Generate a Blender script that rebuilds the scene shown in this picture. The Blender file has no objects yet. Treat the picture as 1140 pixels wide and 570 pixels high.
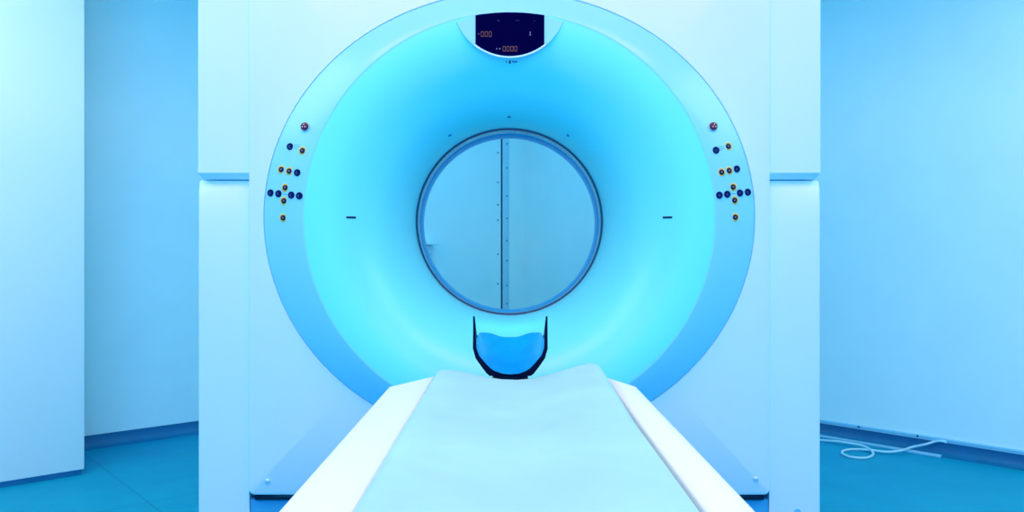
import bpy, bmesh, math, random
from mathutils import Vector, Matrix
random.seed(7)
S = bpy.context.scene
COL = S.collection
PI = math.pi
F, CX, HY, CH = 900.0, 567.0, 280.0, 1.1     # focal length in pixels, principal point, eye height

def at(px, py, Y):
    return Vector(((px-CX)*Y/F, Y, CH+(HY-py)*Y/F))
def on_floor(px, py, z=0.0):
    return at(px, py, (CH-z)*F/(py-HY))

# ------------------------------------------------------------ materials
def mat(name, col, rough=0.45, metal=0.0, spec=0.5, coat=0.0, emit=None, estr=1.0,
        noise=0.0, nscale=6.0, bump=0.0, bscale=200.0, trans=0.0):
    m = bpy.data.materials.new(name); m.use_nodes = True
    nt = m.node_tree; b = nt.nodes['Principled BSDF']
    b.inputs['Base Color'].default_value = (*col, 1)
    b.inputs['Roughness'].default_value = rough
    b.inputs['Metallic'].default_value = metal
    b.inputs['Specular IOR Level'].default_value = spec
    b.inputs['Coat Weight'].default_value = coat
    b.inputs['Coat Roughness'].default_value = 0.12
    b.inputs['Transmission Weight'].default_value = trans
    if emit:
        b.inputs['Emission Color'].default_value = (*emit, 1)
        b.inputs['Emission Strength'].default_value = estr
    tc = nt.nodes.new('ShaderNodeTexCoord')
    if noise:
        n = nt.nodes.new('ShaderNodeTexNoise'); n.inputs['Scale'].default_value = nscale
        n.inputs['Detail'].default_value = 5
        nt.links.new(tc.outputs['Object'], n.inputs['Vector'])
        r = nt.nodes.new('ShaderNodeValToRGB')
        r.color_ramp.elements[0].position = .3; r.color_ramp.elements[1].position = .7
        r.color_ramp.elements[0].color = (*[c*(1-noise) for c in col], 1)
        r.color_ramp.elements[1].color = (*[min(1, c*(1+noise)) for c in col], 1)
        nt.links.new(n.outputs['Fac'], r.inputs['Fac'])
        nt.links.new(r.outputs['Color'], b.inputs['Base Color'])
    if bump:
        n2 = nt.nodes.new('ShaderNodeTexNoise'); n2.inputs['Scale'].default_value = bscale
        n2.inputs['Detail'].default_value = 3
        nt.links.new(tc.outputs['Object'], n2.inputs['Vector'])
        bp = nt.nodes.new('ShaderNodeBump'); bp.inputs['Strength'].default_value = bump
        bp.inputs['Distance'].default_value = 0.002
        nt.links.new(n2.outputs['Fac'], bp.inputs['Height'])
        nt.links.new(bp.outputs['Normal'], b.inputs['Normal'])
    return m

M = {}
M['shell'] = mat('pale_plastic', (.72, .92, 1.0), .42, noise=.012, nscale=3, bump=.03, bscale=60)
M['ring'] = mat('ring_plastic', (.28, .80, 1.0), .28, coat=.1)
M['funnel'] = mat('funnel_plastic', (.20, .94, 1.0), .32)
M['base'] = mat('shaded_plastic', (.04, .42, .72), .5)  # shell plastic with the shade near the floor put into its colour
M['strip'] = mat('joint_strip', (.50, .76, .88), .5)
M['seam'] = mat('ring_seam', (.06, .50, .75), .6)
M['rail'] = mat('white_rail', (.86, .98, 1.0), .35)
M['pad'] = mat('vinyl_pad', (.40, .77, .88), .42, noise=.07, nscale=5, bump=.02, bscale=30)
M['wall'] = mat('painted_wall', (.82, .985, .98), .6, noise=.02, nscale=4, bump=.12, bscale=90)
M['pillar'] = mat('pillar_lit_paint', (.98, 1.0, .95), .6, noise=.02, nscale=4, bump=.12, bscale=90)  # wall paint in a paler tone, imitating the stronger light on it
M['skirt'] = mat('vinyl_skirting', (.006, .18, .38), .38, noise=.08, nscale=14)
M['black'] = mat('slot_black', (.002, .006, .035), .3)
M['gasket'] = mat('dark_gasket', (.003, .03, .10), .35)
M['liner'] = mat('bore_liner', (.05, .36, .55), .2, noise=.15, nscale=9, coat=.3)
M['liner2'] = mat('bore_liner_rim', (.05, .42, .80), .3)
M['bluebtn'] = mat('navy_button', (.002, .006, .08), .3, spec=.2)
M['darkbtn'] = mat('dark_button', (.012, .006, .04), .35, spec=.2)
M['yellow'] = mat('yellow_bezel', (.95, .62, .08), .4)
M['red'] = mat('red_button', (.16, .006, .02), .45)
M['chrome'] = mat('metal_bezel', (.40, .66, .80), .5, metal=.3)
M['screen'] = mat('screen_glass', (.001, .001, .02), .35, spec=.0, emit=(.0, .0, .030), estr=1)
M['seg'] = mat('amber_digit', (.07, .02, .01), .5, emit=(.12, .04, .02), estr=1)
M['icon'] = mat('grey_icon', (.1, .12, .2), .5, emit=(.045, .045, .09), estr=1)
M['print'] = mat('blue_print', (.03, .22, .50), .5)
M['cushion'] = mat('blue_cushion', (.003, .40, .95), .22, coat=.3, noise=.08, nscale=20)
M['carbon'] = mat('carbon_shell', (.001, .003, .025), .4, spec=.05)
M['cable'] = mat('cable_white', (.55, .82, .92), .45)
M['trim'] = mat('trim_metal', (.30, .66, .86), .4)
M['gap'] = mat('dark_gap', (.005, .05, .12), .7)
M['screw'] = mat('screw_metal', (.5, .78, .9), .3, metal=.5)
M['screwdark'] = mat('dark_screw', (.03, .15, .25), .4)

# floor: vinyl tiles set along the room axes, thin darker seams, mottled
def floor_mat(ang, ox, oy):
    m = bpy.data.materials.new('vinyl_floor'); m.use_nodes = True
    nt = m.node_tree; b = nt.nodes['Principled BSDF']
    tc = nt.nodes.new('ShaderNodeTexCoord')
    mp = nt.nodes.new('ShaderNodeMapping')
    mp.inputs['Location'].default_value = (ox, oy, 0)
    mp.inputs['Rotation'].default_value = (0, 0, ang)
    nt.links.new(tc.outputs['Object'], mp.inputs['Vector'])
    br = nt.nodes.new('ShaderNodeTexBrick')
    br.offset = 0; br.inputs['Scale'].default_value = 1
    br.inputs['Mortar Size'].default_value = .0028
    br.inputs['Brick Width'].default_value = 4.0; br.inputs['Row Height'].default_value = 4.0
    br.inputs['Color1'].default_value = (1, 1, 1, 1); br.inputs['Color2'].default_value = (.95, .95, .95, 1)
    br.inputs['Mortar'].default_value = (.62, .68, .75, 1)
    nt.links.new(mp.outputs['Vector'], br.inputs['Vector'])
    n = nt.nodes.new('ShaderNodeTexNoise'); n.inputs['Scale'].default_value = 3.5; n.inputs['Detail'].default_value = 8
    n.inputs['Roughness'].default_value = .7
    nt.links.new(tc.outputs['Object'], n.inputs['Vector'])
    r = nt.nodes.new('ShaderNodeValToRGB')
    r.color_ramp.elements[0].position = .3; r.color_ramp.elements[1].position = .7
    r.color_ramp.elements[0].color = (.0015, .31, .52, 1)
    r.color_ramp.elements[1].color = (.003, .37, .58, 1)
    nt.links.new(n.outputs['Fac'], r.inputs['Fac'])
    mx = nt.nodes.new('ShaderNodeMixRGB'); mx.blend_type = 'MULTIPLY'; mx.inputs[0].default_value = 1
    nt.links.new(r.outputs['Color'], mx.inputs[1]); nt.links.new(br.outputs['Color'], mx.inputs[2])
    nt.links.new(mx.outputs[0], b.inputs['Base Color'])
    b.inputs['Roughness'].default_value = .55; b.inputs['Specular IOR Level'].default_value = .12
    return m

# ------------------------------------------------------------ mesh helpers
def link(name, bm, m, parent=None, smooth=True, angle=35):
    bmesh.ops.remove_doubles(bm, verts=bm.verts, dist=1e-6)
    bmesh.ops.recalc_face_normals(bm, faces=bm.faces)
    me = bpy.data.meshes.new(name); bm.to_mesh(me); bm.free()
    for x in (m if isinstance(m, (list, tuple)) else [m]): me.materials.append(x)
    o = bpy.data.objects.new(name, me); COL.objects.link(o)
    if smooth:
        me.shade_smooth(); me.set_sharp_from_angle(angle=math.radians(angle))
    if parent:
        o.parent = parent
        o.matrix_parent_inverse = Matrix.Translation(parent.location).inverted()
    return o
def tag(o, label=None, cat=None, group=None, kind=None):
    if label: o['label'] = label
    if cat: o['category'] = cat
    if group: o['group'] = group
    if kind: o['kind'] = kind
    return o
def empty(name, loc):
    o = bpy.data.objects.new(name, None); COL.objects.link(o); o.location = loc
    o.empty_display_size = .1
    return o
def loft(bm, loops, closed=True, cap0=False, cap1=False, mi=0):
    vs = [[bm.verts.new(p) for p in L] for L in loops]
    n = len(loops[0])
    for A, B in zip(vs, vs[1:]):
        for i in range(n if closed else n-1):
            j = (i+1) % n
            f = bm.faces.new((A[i], A[j], B[j], B[i])); f.material_index = mi
    if cap0: bm.faces.new(vs[0])
    if cap1: bm.faces.new(list(reversed(vs[-1])))
def box(bm, x0, x1, y0, y1, z0, z1, bev=0.0, seg=2, mtx=None):
    r = bmesh.ops.create_cube(bm, size=1)
    vs = r['verts']
    for v in vs:
        v.co = Vector(((x0+x1)/2+v.co.x*(x1-x0), (y0+y1)/2+v.co.y*(y1-y0), (z0+z1)/2+v.co.z*(z1-z0)))
    if bev:
        es = list({e for v in vs for e in v.link_edges})
        r2 = bmesh.ops.bevel(bm, geom=es, offset=bev, segments=seg, affect='EDGES', profile=.5)
        vs = list({v for f in r2['faces'] for v in f.verts} | {v for v in vs if v.is_valid})
    if mtx is not None:
        allv = set(vs); stack = list(vs)
        while stack:
            v = stack.pop()
            for e in v.link_edges:
                w = e.other_vert(v)
                if w not in allv: allv.add(w); stack.append(w)
        for v in allv: v.co = mtx @ v.co
def frame(p, n, up=Vector((0, 0, 1))):
    """matrix with local z along n, local y roughly up"""
    n = n.normalized(); x = up.cross(n).normalized(); y = n.cross(x)
    return Matrix(((x.x, y.x, n.x, p.x), (x.y, y.y, n.y, p.y), (x.z, y.z, n.z, p.z), (0, 0, 0, 1)))
def lathe(bm, prof, mtx, n=24):
    """prof: (radius, height) pairs, revolved on local z"""
    loops = []
    for r, h in prof:
        loops.append([mtx @ Vector((r*math.cos(2*PI*i/n), r*math.sin(2*PI*i/n), h)) for i in range(n)])
    loft(bm, loops, cap0=prof[0][0] > 1e-6, cap1=prof[-1][0] > 1e-6)
def tube(bm, pts, r, n=10):
    P = [Vector(p) for p in pts]; loops = []
    up = Vector((0, 0, 1)); 
    for i, p in enumerate(P):
        t = (P[min(i+1, len(P)-1)]-P[max(i-1, 0)]).normalized()
        s = t.cross(up); s = s.normalized() if s.length > 1e-4 else Vector((1, 0, 0))
        w = s.cross(t)
        loops.append([p+s*r*math.cos(2*PI*k/n)+w*r*math.sin(2*PI*k/n) for k in range(n)])
    loft(bm, loops, cap0=True, cap1=True)
def catmull(P, k=8):
    out = []
    for i in range(len(P)-1):
        a, b, c, d = P[max(i-1, 0)], P[i], P[i+1], P[min(i+2, len(P)-1)]
        for j in range(k):
            t = j/k
            out.append(.5*((2*b)+(c-a)*t+(2*a-5*b+4*c-d)*t*t+(3*b-a-3*c+d)*t**3))
    out.append(P[-1]); return out
def smooth1(a, b, t):
    t = max(0, min(1, (t-a)/(b-a))); return t*t*(3-2*t)

# ------------------------------------------------------------ room
# floor contact points of the two walls that meet in the corner behind the scanner
RA, RB = on_floor(913, 486), on_floor(1140, 524.4)
LA, LB = on_floor(95, 501.8), on_floor(220, 483.6)
ru = (RB-RA).normalized(); lu = (LA-LB).normalized()          # both run from the corner towards the viewer
d = RA-LB; den = lu.x*ru.y-lu.y*ru.x
tl = (d.x*ru.y-d.y*ru.x)/den
K = LB+lu*tl                                                   # the room corner
rn = Vector((ru.y, -ru.x, 0));  rn = rn if rn.y < 0 else -rn    # normals towards the viewer
ln = Vector((lu.y, -lu.x, 0));  ln = ln if ln.y < 0 else -ln
def wm(o, u, n):                                               # local x along wall, y into the room, z up
    return Matrix(((u.x, n.x, 0, o.x), (u.y, n.y, 0, o.y), (0, 0, 1, 0), (0, 0, 0, 1)))
MR, ML = wm(K, ru, rn), wm(K, lu, ln)
CEIL = 2.85
LR, LL = 6.2, 5.6

bm = bmesh.new(); box(bm, -6.5, 6.5, -2.5, 8, -.1, 0)
fl = link('floor', bm, floor_mat(math.radians(-40.5), -1.0988, -3.727), smooth=False); tag(fl, 'blue vinyl floor with thin sheet seams', kind='structure')
bm = bmesh.new(); box(bm, -6.5, 6.5, -2.5, 8, CEIL, CEIL+.1)
tag(link('ceiling', bm, M['wall'], smooth=False), 'painted ceiling', kind='structure')
bm = bmesh.new(); box(bm, -.1, LR, -.14, -.03, .083, CEIL, mtx=MR)
tag(link('wall_right', bm, M['wall'], smooth=False), 'blue painted wall right of the scanner', kind='structure')
bm = bmesh.new(); box(bm, -.1, LL, -.14, -.03, .075, CEIL, mtx=ML)
tag(link('wall_left', bm, M['wall'], smooth=False), 'blue painted wall left of the scanner', kind='structure')
def cove(name, Mx, L, h, label):
    bm = bmesh.new(); prof = [(-.14, 0), (-.14, h), (-.040, h), (-.038, .04), (-.033, .02), (-.020, .007), (.0, .001), (.0, 0)]
    loft(bm, [[Mx @ Vector((s, y, z)) for y, z in prof] for s in (-.02, L)], cap0=True, cap1=True)
    tag(link(name, bm, M['skirt']), label, kind='structure')
cove('baseboard_right', MR, LR, .0825, 'dark blue coved vinyl skirting under the right wall')
cove('baseboard_left', ML, LL, .0745, 'dark blue coved vinyl skirting under the left wall')
# light edging along the bottom of the right wall, with nail heads
bm = bmesh.new()
box(bm, 0, LR, -.029, -.014, .083, .098, bev=.003, mtx=MR)
tr = tag(link('trim_2', bm, M['trim']), 'pale edging strip along the bottom of the right wall', kind='structure')
bm = bmesh.new(); box(bm, 0, LR, -.0295, -.020, .0755, .0825, mtx=MR)
link('edging_lower_bead', bm, M['cable'], tr)
def wall_s(px, o, u, off, n):      # distance along a wall for an image column
    k = (px-CX)/F; p = o+n*off
    return (k*p.y-p.x)/(u.x-k*u.y)
for px in (956, 1021.5):
    s = wall_s(px, K, ru, -.014, rn)
    bm = bmesh.new(); lathe(bm, [(.006, 0), (.006, .002), (.003, .004), (0, .004)], MR @ frame(Vector((s, -.014, .090)), Vector((0, 1, 0))), 10)
    link('nail_head', bm, M['gap'], tr)
# vertical joint seen through the bore: dark gap and screwed strip on the left wall
s0, s1 = wall_s(559.2, K, lu, -.03, ln), wall_s(566.5, K, lu, -.03, ln)
sa, sb = min(s0, s1), max(s0, s1)
bm = bmesh.new(); box(bm, sa, sb, -.0295, -.026, .09, CEIL-.01, bev=.001, mtx=ML)
t1 = tag(link('trim_1', bm, M['strip']), 'screwed vertical metal strip in the corner behind the bore', kind='structure')
s2 = wall_s(557.6, K, lu, -.03, ln)
bm = bmesh.new(); box(bm, sb, s2, -.0298, -.0285, .09, CEIL-.01, mtx=ML)
link('joint_gap', bm, M['gap'], t1)
for px, ys in ((564.3, (160, 187, 218, 243, 268, 290, 318, 338)), (554.6, (170, 203, 228, 245, 283, 316, 344))):
    s = wall_s(px, K, lu, -.026, ln); Yw = (ML @ Vector((s, -.026, 0))).y
    for y in ys:
        z = CH+(HY-y)*Yw/F
        off = -.0262 if px > 560 else -.0302
        bm = bmesh.new(); lathe(bm, [(.007, 0), (.007, .0015), (.004, .003), (0, .003)], ML @ frame(Vector((s, off, z)), Vector((0, 1, 0))), 10)
        link('screw', bm, M['screwdark'], t1)
# small pale fitting on the wall beyond the bore
s = wall_s(475, K, lu, -.03, ln); Yw = (ML @ Vector((s, -.03, 0))).y
zt = CH+(HY-271)*Yw/F
fit = empty('wall_bracket', ML @ Vector((s, -.03, zt-.04)))
tag(fit, 'small white bracket on the far wall, at the left edge of the bore opening', 'bracket')
bm = bmesh.new(); box(bm, s-.055, s+.10, -.0299, .05, zt-.012, zt+.012, bev=.006, mtx=ML); link('shelf_plate', bm, M['rail'], fit)
bm = bmesh.new(); box(bm, s-.02, s+.09, -.0299, .02, zt-.085, zt-.0125, bev=.01, mtx=ML); link('mount', bm, M['cable'], fit)

# projecting wall end at far left
PA = on_floor(94, 528.5); PM = wm(PA, lu, ln)
bm = bmesh.new(); box(bm, -.0, 3.2, -.42, 0, .028, CEIL, bev=.004, mtx=PM)
tag(link('wall_left_front', bm, M['pillar'], smooth=True), 'white projecting wall end at the far left, coloured paler for the light on it', kind='structure')
bm = bmesh.new(); box(bm, .012, 3.2, -.40, -.012, 0, .0275, mtx=PM)
tag(link('baseboard_left_front', bm, M['skirt'], smooth=False), 'dark worn skirting under the projecting wall', kind='structure')

# loose strip along the right skirting
sA, sB = wall_s(895, K, ru, .012, rn), wall_s(1048, K, ru, .012, rn)
bm = bmesh.new(); box(bm, sA, sB, .0015, .028, .0008, .014, bev=.002, mtx=MR)
tag(link('trunking_strip', bm, M['trim']), 'narrow pale trunking strip lying on the floor along the right skirting', 'strip')
# cable
cp = [(880, 487), (898, 488), (913.7, 490), (935.8, 494.3), (956.8, 497.9), (968, 502.3), (972, 506), (963.2, 509.9), (946.3, 508.6), (937.5, 504.6),
      (940.5, 501.4), (952.6, 500.2), (969.5, 502.6), (988.4, 504.6), (1005.3, 504.8), (1015.8, 501.3), (1030.5, 494.6), (1040, 492), (1047, 491.6), (1053, 493)]
pts = []
for i, (x, y) in enumerate(cp):
    p = on_floor(x, y, .007)
    sw = wall_s(x, K, ru, .003, rn); q = MR @ Vector((sw, .003, 0))
    if p.y > q.y: p = at(x, y, q.y)
    p = p.copy()
    if i >= 17: p += -rn*.016
    if i in (12, 13): p.z += .007
    if 2 < i < 6: p.z += .012
    if 14 <= i <= 15: p.z += .018
    pts.append(p)
bm = bmesh.new(); tube(bm, catmull(pts, 8), .0065, 10)
tag(link('cable', bm, M['cable']), 'white cable looped on the floor beside the right wall', 'cable')

# ------------------------------------------------------------ scanner gantry
D = 2.647; AX = Vector((0, 0, 1.212)); AZ = 1.212
G = empty('scanner_gantry', (0, 3.0, 0))
tag(G, 'large pale blue ring-shaped scanner gantry with flared round bore behind the table', 'scanner')
HX, Z0, Z1 = .856, .300, 2.12
def angs():
    a = [2*PI*i/288 for i in range(288)]
    for cx, cz in ((HX, Z1-AZ), (-HX, Z1-AZ), (-HX, Z0-AZ), (HX, Z0-AZ)):
        c = math.atan2(cz, cx) % (2*PI)
        a += [(c+dd*.0035) % (2*PI) for dd in range(-7, 8)]
    a = sorted(a); out = [a[0]]
    for v in a[1:]:
        if v-out[-1] > 1e-4: out.append(v)
    return out
ANG = angs()
def ell(a, b, Y, A=ANG, cz=AZ):
    # parametrised by true polar angle so loops stay aligned with the rectangle
    out = []
    for t in A:
        r = a*b/math.sqrt((b*math.cos(t))**2+(a*math.sin(t))**2)
        out.append(Vector((r*math.cos(t), Y, cz+r*math.sin(t))))
    return out
def rrect(hx, z0, z1, rad, Y, A=ANG):
    out = []
    for t in A:
        c, s = math.cos(t), math.sin(t)
        lim = []
        if abs(c) > 1e-9: lim.append(hx/abs(c))
        if s > 1e-9: lim.append((z1-AZ)/s)
        if s < -1e-9: lim.append((z0-AZ)/s)
        r = min(lim); x, z = r*c, AZ+r*s
        # pull into the rounded corner
        for ccx, ccz in ((hx-rad, z1-rad), (-hx+rad, z1-rad), (-hx+rad, z0+rad), (hx-rad, z0+rad)):
            if (x-ccx)*(1 if ccx > 0 else -1) > 0 and (z-ccz)*(1 if ccz > AZ else -1) > 0:
                v = Vector((x-ccx, z-ccz)); 
                if v.length > rad: v = v.normalized()*rad
                x, z = ccx+v.x, ccz+v.y
        out.append(Vector((x, Y, z)))
    return out
RO = (.803, .738)      # outer edge of the control ring
bm = bmesh.new()
loft(bm, [rrect(HX, Z0, Z1, .02, D+.10), rrect(HX, Z0, Z1, .02, D+.012), rrect(HX-.0035, Z0+.0035, Z1-.0035, .018, D+.0035),
          rrect(HX-.012, Z0+.012, Z1-.012, .012, D), ell(RO[0]+.003, RO[1]+.003, D), ell(RO[0]+.0013, RO[1]+.0013, D+.003), ell(RO[0]+.0013, RO[1]+.0013, D+.06)])
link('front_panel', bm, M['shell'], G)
# dark joint between panel and ring
bm = bmesh.new()
loft(bm, [ell(RO[0]+.0012, RO[1]+.0012, D+.004), ell(RO[0]-.001, RO[1]-.001, D+.004), ell(RO[0]-.001, RO[1]-.001, D+.05), ell(RO[0]+.0012, RO[1]+.0012, D+.05), ell(RO[0]+.0012, RO[1]+.0012, D+.004)])
link('joint_seal', bm, M['seam'], G)
# control ring
LIPY = D-.058; LA_, LB_ = .6625, .6575
def ringprof(s):       # s 0 outer .. 1 lip
    a = RO[0]+(LA_-RO[0])*s; b = RO[1]+(LB_-RO[1])*s
    return a, b, D+(LIPY-D)*(1-(1-s)**1.25)
loops = [ell(RO[0]-.0012, RO[1]-.0012, D+.05), ell(RO[0]-.0012, RO[1]-.0012, D+.003)]
for i in range(15):
    a, b, Y = ringprof(i/14*.97+.008); loops.append(ell(a, b, Y))
loops.append(ell(LA_-.001, LB_-.001, LIPY-.001)); loops.append(ell(LA_-.006, LB_-.006, LIPY+.0005))
bm = bmesh.new(); loft(bm, loops)
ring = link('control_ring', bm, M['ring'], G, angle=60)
def ring_Y(x, z):
    z -= AZ; t = math.atan2(z, x); r = math.hypot(x, z)
    def rr(a, b): return a*b/math.sqrt((b*math.cos(t))**2+(a*math.sin(t))**2)
    r0, r1 = rr(*RO), rr(LA_, LB_)
    s = max(0, min(1, (r0-r)/(r0-r1)))
    return ringprof(s)[2]
def ring_hit(px, py):
    Y = D
    for _ in range(40):
        p = at(px, py, Y); Y = .5*Y+.5*ring_Y(p.x, p.z)
    p = at(px, py, Y); e = .002
    gx = (ring_Y(p.x+e, p.z)-ring_Y(p.x-e, p.z))/(2*e); gz = (ring_Y(p.x, p.z+e)-ring_Y(p.x, p.z-e))/(2*e)
    return p, Vector((gx, -1, gz)).normalized()
# flared opening
NY, NR = 3.03, .350
N = 192
UA = [2*PI*i/N for i in range(N)]
def funprof(t):        # t 0 lip .. 1 neck
    w = t*PI/2
    c, s = math.cos(w)**.92, math.sin(w)**.92
    Y = NY-(NY-LIPY)*c
    a = LA_-.006-(LA_-.006-NR)*s; b = LB_-.006-(LB_-.006-NR)*s
    return a, b, Y
bm = bmesh.new()
loft(bm, [ell(*funprof(i/40), A=UA) for i in range(41)])
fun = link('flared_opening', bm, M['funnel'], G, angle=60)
def fun_Y(x, z):
    z -= AZ; r = math.hypot(x, z); t0, t1 = 0, 1
    for _ in range(30):
        tm = (t0+t1)/2; a, b, Y = funprof(tm)
        if (a+b)/2 > r: t0 = tm
        else: t1 = tm
    return funprof((t0+t1)/2)[2]
def fun_hit(px, py):
    lo, hi = LIPY, NY
    for _ in range(40):
        m = (lo+hi)/2; p = at(px, py, m)
        if fun_Y(p.x, p.z) > m: lo = m
        else: hi = m
    p = at(px, py, lo); e = .003
    gx = (fun_Y(p.x+e, p.z)-fun_Y(p.x-e, p.z))/(2*e); gz = (fun_Y(p.x, p.z+e)-fun_Y(p.x, p.z-e))/(2*e)
    return p, Vector((gx, -1, gz)).normalized()
# bore tunnel
def circ(r, Y): return ell(r, r, Y, A=UA)
bm = bmesh.new()
loft(bm, [circ(NR+.001, NY-.004), circ(NR-.006, NY-.002), circ(NR-.007, NY+.006), circ(NR-.004, NY+.011), circ(NR+.01, NY+.011), circ(NR+.012, NY), circ(NR+.001, NY-.004)])
link('bore_seal', bm, M['gasket'], G)
bm = bmesh.new(); loft(bm, [circ(NR-.003, NY+.012), circ(NR-.003, NY+.13), circ(NR+.01, NY+.13), circ(NR+.01, NY+.012), circ(NR-.003, NY+.012)])
link('bore_liner', bm, M['liner'], G)
bm = bmesh.new(); loft(bm, [circ(NR-.004, NY+.131), circ(NR-.007, NY+.14), circ(NR-.004, NY+.25), circ(NR+.01, NY+.25), circ(NR+.01, NY+.131), circ(NR-.004, NY+.131)])
link('bore_liner', bm, M['liner2'], G)
bm = bmesh.new(); loft(bm, [circ(NR-.003, NY+.2505), circ(NR+.01, NY+.34), circ(NR+.06, NY+.45), circ(NR+.16, NY+.52)])
link('rear_flare', bm, M['shell'], G)
# rear and body covers
YR = NY+.52
bm = bmesh.new()
loft(bm, [ell(NR+.16, NR+.16, YR+.0), rrect(HX-.02, .1, Z1-.03, .05, YR), rrect(HX-.005, .08, Z1-.01, .06, YR-.03), rrect(HX-.005, .08, Z1-.01, .06, D+.101)])
link('rear_cover', bm, M['shell'], G)
# base under the front panel
bm = bmesh.new(); box(bm, -.855, .855, D+.022, YR-.06, 0, .079, bev=.004); box(bm, -.8555, .8555, D+.022, D+.099, .07, Z0-.0185, bev=.003)
link('base_plinth', bm, M['base'], G)
for sx in (-1, 1):
    bm = bmesh.new(); box(bm, min(sx*.838, sx*.66), max(sx*.838, sx*.66), D+.010, D+.098, Z0-.0180, Z0-.0005, bev=.002)
    link('slit_shade', bm, M['black'], G)  # black strip painted in for the shade of the slit under the panel
    p = at(298 if sx < 0 else 841.5, 536 if sx < 0 else 533.5, D)
    bm = bmesh.new(); lathe(bm, [(.0085, .0), (.0085, .002), (.006, .005), (0, .006)], frame(p, Vector((0, -1, 0))), 16)
    link('screw', bm, M['screw'], G)
# side covers: upper block with a chamfered underside above a recessed, forward-curving lower block
for sx, label in ((-1, 'left'), (1, 'right')):
    xi, xo = .8565, 1.0275
    Yf = D+.018
    bm = bmesh.new()
    # upper: loops in plan at rising heights (x inner/outer, y front)
    def plan(xin, xout, yf, z, r=.006, yb=3.45):
        P = [(xin, yb), (xin, yf)]
        for k in range(5):
            w = PI/2*k/4; P.append((xout-r+r*math.sin(w), yf+r-r*math.cos(w)))
        P.append((xout, yb))
        return [Vector((sx*x, y, z)) for x, y in P]
    zb = 1.1+87*(Yf)/F
    loft(bm, [plan(xi, xo-.012, Yf+.060, zb-.0165), plan(xi, xo-.010, Yf+.024, zb-.0185), plan(xi, xo-.001, Yf+.002, zb-.001), plan(xi, xo, Yf, zb+.002), plan(xi, xo, Yf, Z1-.04), plan(xi, xo-.03, Yf+.03, Z1)],
         cap0=True, cap1=True)
    link('upper_side_cover', bm, M['shell'], G, angle=25)
    bm = bmesh.new(); L = []
    zt = zb-.0205
    for k in range(22):
        q = k/21; z = zt-(zt-.0)*q**1.6
        dz = zt-z
        rec = .020*math.exp(-dz/.04)+.016*math.exp(-dz/.2)
        L.append(plan(xi, (xo-.001)*(Yf-.002+rec)/Yf-.006*math.exp(-dz/.012), Yf-.002+rec, z, r=.010))
    loft(bm, [plan(xi, xo-.002, Yf+.10, zt+.0005)]+L, cap0=True, cap1=True)
    link('lower_side_cover', bm, M['shell'], G, angle=60)
p = at(887, 569, D+.02)
bm = bmesh.new(); lathe(bm, [(.011, .0), (.011, .003), (.0085, .004), (.0075, .0015), (0, .0015)], frame(Vector((p.x, D+.0165, p.z)), Vector((0, -1, 0))), 20)
link('screw', bm, M['trim'], G)

# buttons on the control ring
def button(px, py, kind):
    p, n = ring_hit(px, py); fm = frame(p-n*.0015, (n+Vector((0, -1.2, 0)))); k = p.y/F
    bm = bmesh.new()
    if kind == 'b':
        r = 4.0*k
        lathe(bm, [(r, -.003), (r, .004), (r*.85, .0062), (r*.5, .0055), (0, .005)], fm, 24)
        o = link('button', bm, M['bluebtn'], G); o['label'] = 'navy round push button'
        bm = bmesh.new()
        a = PI/4
        for sg in (-1, 1):
            q = fm @ Matrix.Rotation(sg*a, 4, 'Z'); box(bm, -r*.35, r*.35, -.0005, .0005, .0053, .0060, mtx=q @ Matrix.Translation((0, sg*r*.18, 0)))
        c = link('symbol', bm, M['print'], o, smooth=False)
    elif kind == 'y':
        r = 3.0*k
        lathe(bm, [(r, -.002), (r, .0048), (r*.8, .0060), (0, .0060)], fm, 24)
        o = link('button', bm, M['darkbtn'], G); o['label'] = 'dark round push button with yellow bezel'
        bm = bmesh.new(); R = 4.7*k
        lathe(bm, [(R, -.003), (R, .002), (R*.9, .0036), (r*1.05, .0036), (r*1.02, .0)], fm, 28)
        link('bezel', bm, M['yellow'], o)
        bm = bmesh.new(); box(bm, -r*.3, r*.3, -r*.3, r*.3, .00605, .0065, mtx=fm); link('symbol', bm, M['yellow' if False else 'icon'], o, smooth=False)
    else:
        r = 4.3*k
        lathe(bm, [(r, 0), (r, .010), (r*.85, .0145), (r*.4, .016), (0, .016)], fm, 28)
        o = link('emergency_button', bm, M['red'], G); o['label'] = 'raised dark red emergency button'
        bm = bmesh.new(); R = 5.6*k
        lathe(bm, [(R, -.004), (R, .005), (R*.92, .008), (r*1.05, .008), (r*1.02, 0)], fm, 32)
        link('bezel', bm, M['chrome'], o)
        bm = bmesh.new(); 
        for q in range(3): box(bm, -r*.12, r*.12, r*.25, r*.62, .0152, .0163, mtx=fm @ Matrix.Rotation(q*2*PI/3, 4, 'Z'))
        link('symbol', bm, M['chrome'], o, smooth=False)
BT = [(340, 141.3, 'r'), (323, 163.3, 'b'), (336.8, 167.8, 'y'), (313.4, 188.8, 'y'), (322.2, 190.6, 'y'), (331, 192.3, 'b'), (317.7, 209, 'y'),
      (301.4, 214.8, 'b'), (310.2, 215.7, 'b'), (324.4, 217.2, 'b'), (333.3, 218, 'b'), (316.3, 223.6, 'y'), (315.4, 242.5, 'y'),
      (793.5, 141, 'r'), (797, 167.3, 'b'), (810.6, 163, 'y'), (803.2, 191.8, 'y'), (811.6, 190, 'y'), (820.1, 188.2, 'b'), (816, 208.3, 'y'),
      (800.8, 217.3, 'b'), (809.5, 216.3, 'b'), (823.6, 214.9, 'b'), (832.3, 214, 'b'), (817.6, 223, 'y'), (818.4, 241.8, 'y')]
for b_ in BT: button(*b_)
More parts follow.
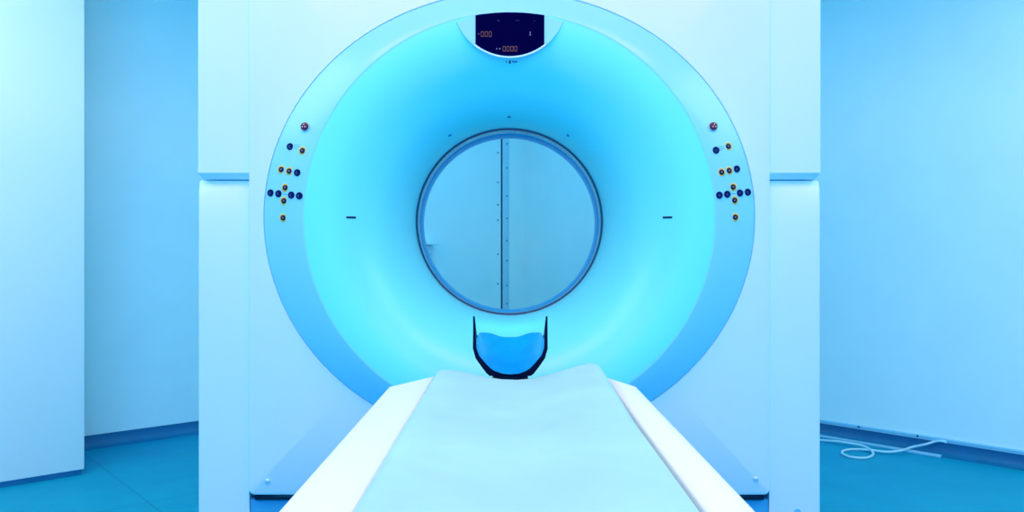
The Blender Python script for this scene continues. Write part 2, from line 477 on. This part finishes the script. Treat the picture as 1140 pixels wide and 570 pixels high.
# small printed marks beside the buttons
def mark(pts_, w=.9, h=.9, m='print', hit=ring_hit, zt_=.0007):
    bm = bmesh.new()
    for px, py in pts_:
        p, n = hit(px, py); k = p.y/F
        box(bm, -w*k/2, w*k/2, -h*k/2, h*k/2, -.0005, zt_, mtx=frame(p, n))
    return link('printed_mark', bm, M[m], G, smooth=False)
for x0, y0 in ((328.3, 161.6), (801.2, 163.3)):
    mark([(x0+i*2.1, y0+j*2.1) for i in range(3) for j in range(3) if (i, j) != (2, 2)], 1.2, .7)
mark([(316.0+i*1.5, 216.3) for i in range(3)], 1.1, .7)
mark([(815.0+i*1.5, 215.7) for i in range(3)], 1.1, .7)
# laser slots and small sensor screws in the flare
for px in (391, 743):
    p, n = fun_hit(px, 242); k = p.y/F; fm = frame(p, n)
    # slots run across: keep them horizontal in the surface
    bm = bmesh.new(); box(bm, -5.6*k, 5.6*k, -1.1*k, 1.1*k, -.003, .0012, bev=.001, mtx=fm)
    link('laser_slot', bm, M['black'], G)
for px, py, dk in ((566.7, 130, 1), (500.8, 150.5, 0), (632.5, 150.5, 0)):
    p, n = fun_hit(px, py)
    bm = bmesh.new(); lathe(bm, [(.0065, -.002), (.0065, .001), (.0045, .003), (.002, .001), (0, .001)], frame(p, n), 14)
    link('screw', bm, M['screwdark' if dk else 'print'], G)

# display housing and screen at the top of the ring
YD = LIPY-.004; k = YD/F
def P2(px, py, Y=YD): return at(px, py, YD)+Vector((0, Y-YD, 0))
def arc(pa, pb, pc, n):     # circular arc through three pixel points
    (ax, ay), (bx, by), (cx, cy) = pa, pb, pc
    dd = 2*(ax*(by-cy)+bx*(cy-ay)+cx*(ay-by))
    ux = ((ax*ax+ay*ay)*(by-cy)+(bx*bx+by*by)*(cy-ay)+(cx*cx+cy*cy)*(ay-by))/dd
    uy = ((ax*ax+ay*ay)*(cx-bx)+(bx*bx+by*by)*(ax-cx)+(cx*cx+cy*cy)*(bx-ax))/dd
    r = math.hypot(ax-ux, ay-uy); a0 = math.atan2(ay-uy, ax-ux); a1 = math.atan2(cy-uy, cx-ux)
    am = math.atan2(by-uy, bx-ux)
    while am < a0: am += 2*PI
    while a1 < a0: a1 += 2*PI
    if am > a1: a1 -= 2*PI
    return [(ux+r*math.cos(a0+(a1-a0)*i/n), uy+r*math.sin(a0+(a1-a0)*i/n)) for i in range(n+1)]
low = arc((507.5, 24.5), (567.5, 65.5), (627.5, 24.5), 40)
top = arc((627.5, 24.5), (567.5, 12.0), (507.5, 24.5), 40)[1:-1]
outl = low+top
cxp, cyp = 567.5, 35
def shr(pts_, q): return [(cxp+(x-cxp)*(1-q/60), cyp+(y-cyp)*(1-q/30)) for x, y in pts_]
bm = bmesh.new()
loft(bm, [[P2(x, y, YD+.10)+Vector((0, 0, .022)) for x, y in shr(outl, 1.5)], [P2(x, y, YD+.006) for x, y in outl], [P2(x, y, YD+.002) for x, y in shr(outl, .5)], [P2(x, y, YD) for x, y in shr(outl, 1.2)]], cap0=True, cap1=True)
dh = link('display_housing', bm, M['ring'], G, angle=30)
sl = arc((529.3, 49), (567.5, 62.3), (606, 49), 30)
st = arc((606, 17), (567.5, 13.8), (529.3, 17), 16)
so = sl+st
bm = bmesh.new()
loft(bm, [[P2(x, y, YD+.001) for x, y in so], [P2(x, y, YD-.002) for x, y in so], [P2(cxp+(x-cxp)*.99, cyp+(y-cyp)*.985, YD-.0028) for x, y in so]], cap0=True, cap1=True)
sc = link('display_screen', bm, M['screen'], G, angle=30); sc['label'] = 'dark navy display screen with amber digits'
bm = bmesh.new()    # thin light rim below the screen
rim = arc((527.8, 49.8), (567.5, 63.9), (607.5, 49.8), 30)
tube(bm, [P2(x, y, YD-.001) for x, y in rim], .0026, 8)
link('screen_rim', bm, M['rail'], G)
def seg(bm, cx_, cy_, w, h, t=.55):
    for (dx, dy, a, b) in ((0, -h/2, w, t), (0, h/2, w, t), (-w/2, -h/4, t, h/2-.4), (w/2, -h/4, t, h/2-.4), (-w/2, h/4, t, h/2-.4), (w/2, h/4, t, h/2-.4)):
        p = P2(cx_+dx, cy_+dy, YD-.0030); box(bm, p.x-a*k/2, p.x+a*k/2, p.y-.0004, p.y+.0004, p.z-b*k/2, p.z+b*k/2)
def digit(cx_, cy_, w, h):
    bm = bmesh.new(); seg(bm, cx_, cy_, w, h); link('digit', bm, M['seg'], sc, smooth=False)
for i in range(3): digit(537.0+i*4.4, 38.2, 2.7, 5.4)
for i in range(4): digit(561.3+i*4.3, 54.5, 2.7, 5.2)
def icon(rects, m='icon'):
    bm = bmesh.new()
    for x, y, w, h in rects:
        p = P2(x, y, YD-.0030); box(bm, p.x-w*k/2, p.x+w*k/2, p.y-.0004, p.y+.0004, p.z-h*k/2, p.z+h*k/2)
    link('screen_icon', bm, M[m], sc, smooth=False)
icon([(553.2, 54.6, 1.6, .8), (552.6, 54.6, .7, 1.8), (556.2, 54.6, 1.6, .8), (556.8, 54.6, .7, 1.8)])
icon([(590.2, 36.2, 1.4, 1.2), (590.2, 39.2, 1.9, 1.0), (590.2, 37.8, .6, 2.0)])
icon([(532.8, 38, 1.0, 1.0)]); icon([(554.6, 23, 3, 1), (555.4, 24, 1.4, .8)], 'bluebtn'); icon([(576, 23, 4.6, .9)], 'bluebtn'); icon([(595, 23.5, 2, .8)], 'bluebtn')
# printed line just under the display
pm = mark([(567.6, 69)], 2.0, 3.2, 'gasket', fun_hit, .0022)
mark([(571.2, 68.6), (573.2, 68.7), (575, 68.5)], 1.4, 2.0, 'print', fun_hit, .0022)
mark([(563.6, 68.8)], 1.3, 1.4, 'print', fun_hit, .0022)

# ------------------------------------------------------------ patient table
T = empty('patient_table', (0.02, .9, 0))
tag(T, 'long scanner table with white side rails and pale blue pad leading to the bore', 'table')
ZR = CH-.325
Y0 = -.25
ZT = ZR-.030       # top of the tray under the pad
def plan_loop(P, cx, cy, off, z):
    out = []
    for x, y in P:
        out.append(Vector((x+(off if x < cx else -off), y+(off if y < cy else -off), z)))
    return out
def slab(P, cx, cy, zs):
    bm = bmesh.new(); loft(bm, [plan_loop(P, cx, cy, o, z) for o, z in zs], cap0=True, cap1=True); return bm
link('table_deck', slab([(-.189, Y0), (-.189, 2.085), (.243, 2.060), (.243, Y0)], .02, 1, [(.03, ZR-.10), (.004, ZR-.08), (0, ZR-.035), (.002, ZT)]), M['rail'], T, angle=50)
edge = [(.03, ZR-.095), (.008, ZR-.07), (0, ZR-.05), (0, ZR-.008), (.0025, ZR-.0025), (.007, ZR)]
o = link('side_rail', slab([(-.292, Y0), (-.292, 1.95), (-.1915, 2.105), (-.1915, Y0)], -.24, 1, edge), M['rail'], T, angle=50)
o = link('side_rail', slab([(.2455, Y0), (.2455, 2.085), (.3085, 1.955), (.3165, Y0)], .28, 1, edge), M['rail'], T, angle=50)
# pad: cross-section swept along the table
prof = [(-.1895, .354), (-.1895, .3245), (-.1895, .318), (-.184, .309), (-.172, .3045), (-.150, .305), (-.11, .3125), (-.06, .324), (-.02, .330), (.02, .3315), (.06, .328), (.11, .316), (.15, .303),
        (.18, .2935), (.202, .2885), (.218, .2885), (.231, .294), (.239, .305), (.243, .3245), (.243, .354)]
def padsec(Y):
    w = smooth1(1.35, 2.10, Y); out = []
    for x, dd in prof:
        flat = .3115+(.004 if abs(x-.02) < .12 else 0)
        edge = dd
        if x > .1: edge = dd+(1-w)*max(0, .3105-dd)*.95
        e2 = edge*w+(edge*.55+flat*.45)*(1-w) if dd < .32445 else dd
        xx = x-(1-w)*.012*smooth1(.18, .24, x)
        out.append(Vector((xx, Y, CH-e2)))
    return out
Ys = [Y0+.02+(2.085-Y0-.02)*i/60 for i in range(61)]
def endsec(Y, q):      # rounding the far end down
    return [Vector((v.x*(1-.01*q)+.0002, Y, v.z-(v.z-(ZT+.001))*q)) for v in padsec(2.10)]
loops = [[Vector((v.x, Y0+.02, ZT+.001)) for v in padsec(Y0+.02)]]+[padsec(Y) for Y in Ys]+[endsec(2.096, .05), endsec(2.102, .2), endsec(2.105, .5), endsec(2.105, 1)]
# keep the middle of the pad above the deck
for L in loops:
    for v in L: v.z = max(v.z, ZT+.001)
for L in loops[1:-4]:
    pass
bm = bmesh.new(); loft(bm, loops, closed=True, cap0=True, cap1=True)
link('pad', bm, M['pad'], T, angle=70)
# welt along both edges of the pad
for side in (0, 1):
    bm = bmesh.new()
    tube(bm, [Vector(((p.x+(-.0008 if side == 0 else .0012)), p.y, ZR+.0022)) for p in [padsec(Y)[1 if side == 0 else -2] for Y in Ys]], .0022, 8)
    link('pad_piping', bm, M['print'], T)
# pedestal
bm = bmesh.new()
def rr4(x0, x1, y0, y1, z): return [Vector((x0, y0, z)), Vector((x1, y0, z)), Vector((x1, y1, z)), Vector((x0, y1, z))]
loft(bm, [rr4(-.20, .24, .15, 1.75, ZR-.101), rr4(-.19, .23, .25, 1.6, ZR-.16), rr4(-.16, .20, .4, 1.4, .12), rr4(-.22, .26, .2, 1.6, .09), rr4(-.24, .28, .18, 1.62, 0)], cap0=True, cap1=True)
link('pedestal', bm, M['rail'], T)

# ------------------------------------------------------------ head holder
HH = empty('head_holder', (.003, 2.2, .76))
tag(HH, 'small black U-shaped head holder with glossy blue cushion at the far end of the table', 'headrest')
YH = 2.13
def hpx(px, py, Y=YH): return at(px, py, Y)
lefto = [(526.6, 351.5), (526.6, 372), (526.4, 388), (529.5, 399), (536.5, 409), (541.5, 415.5), (545, 418.5)]
o_pts = lefto+[(557, 420.2), (568.5, 420.6), (580, 420.2)]+[(1136.2-x, y) for x, y in reversed(lefto)]
i_l = [(528.6, 352.5), (529.6, 366), (530.2, 387), (533.5, 396), (541, 405), (546.5, 410.5), (550.5, 413)]
i_pts = i_l+[(559, 416.2), (568.5, 417), (578, 416.2)]+[(1136.2-x, y) for x, y in reversed(i_l)]
def shellsec(q):     # q 0 front .. 1 back
    Y = YH+.24*q; O, I = [], []
    n = len(o_pts)
    for (ox, oy), (ix, iy) in zip(o_pts, i_pts):
        po, pi_ = hpx(ox, oy), hpx(ix, iy)
        for p, L in ((po, O), (pi_, I)):
            z = p.z; x = p.x
            topz = .93-.075*min(1, q*1.3)
            zz = .772+(z-.772)*(topz-.772)/(.93-.772)
            zz = max(zz, .772+ (z-.772)*.2)+.018*q*(1-(z-.772)/.16)
            L.append(Vector((x*(1+.02*q), Y, zz)))
    return O+list(reversed(I))
bm = bmesh.new(); loft(bm, [shellsec(i/8) for i in range(9)], cap0=True, cap1=True)
link('holder_shell', bm, M['carbon'], HH, angle=50)
# cushion: rises from the front floor of the cup to a wavy back edge
bm = bmesh.new(); secs = []
ip = [hpx(x, y, YH) for x, y in i_pts]
ip = catmull(ip, 4)
low_ = [p for p in ip if p.z < .876]
for i in range(15):
    q = i/14; Y = YH+.004+.230*q; row = []
    e = smooth1(-.25, 1, q)**1.0*(1 if q > 0 else 0)
    e = q**1.1
    for p in low_:
        u = (p.x-.0012)/.0925
        back = .850+.013*smooth1(.15, .75, abs(u))
        z0 = min(p.z+.0012, .868)
        row.append(Vector((.0012+(p.x-.0012)*.992, Y, z0+(back-z0)*e if z0 < back else z0*(1-e)+back*e)))
    secs.append(row+[Vector((.0012+(v.x-.0012)*.999, v.y, v.z-.004)) for v in reversed(row)])
loft(bm, secs, cap0=True, cap1=True)
link('cushion', bm, M['cushion'], HH, angle=50)
bm = bmesh.new(); box(bm, -.045, .050, 2.107, 2.30, .730, .7700, bev=.006)
link('mounting_tongue', bm, M['carbon'], HH)

# ------------------------------------------------------------ light
def area(name, loc, rot, sx, sy, power, col):
    L = bpy.data.lights.new(name, 'AREA'); L.shape = 'RECTANGLE'; L.size = sx; L.size_y = sy
    L.energy = power; L.color = col
    o = bpy.data.objects.new(name, L); COL.objects.link(o); o.location = loc; o.rotation_euler = rot
    return o
area('overhead_light', (0, -.6, 2.80), (0, 0, 0), 4.4, 1.4, 57, (1.0, .38, .06))
area('overhead_light', (0, 1.7, 2.80), (0, 0, 0), 2.6, .6, 30, (1.0, .38, .06))
area('overhead_light', (0, 5.0, 2.80), (0, 0, 0), 1.0, .4, 18, (.0, .56, 1.0))
area('overhead_light', (-2.6, 2.1, 2.80), (0, 0, 0), 2.2, 2.4, 44, (.84, 1.0, .62))  # added light, brightens the left wall and the projecting wall end
area('overhead_light', (2.9, 2.0, 2.80), (0, 0, 0), 2.2, 2.4, 45, (.88, 1.0, .66))  # added light, brightens the right wall
area('blue_fill', (0, -2.3, 1.5), (math.radians(90), 0, 0), 5.0, 2.4, 218, (.0, .41, 1.0))  # large unseen fill added behind the camera for the blue ambient light
W = bpy.data.worlds.new('World'); S.world = W; W.use_nodes = True
W.node_tree.nodes['Background'].inputs[0].default_value = (.0, .37, 1.0, 1)
W.node_tree.nodes['Background'].inputs[1].default_value = .03

# ------------------------------------------------------------ camera
cd = bpy.data.cameras.new('camera'); cam = bpy.data.objects.new('camera', cd); COL.objects.link(cam)
cam.location = (0, 0, CH); cam.rotation_euler = (math.radians(90), 0, 0)
cd.sensor_width = 36; cd.lens = 36*F/1140
cd.shift_x = 3/1140; cd.shift_y = -5/1140
cd.clip_start = .02
S.camera = cam
S.view_settings.view_transform = 'Standard'; S.view_settings.look = 'None'
S.view_settings.exposure = 0; S.view_settings.gamma = 1
S.view_settings.use_curve_mapping = False
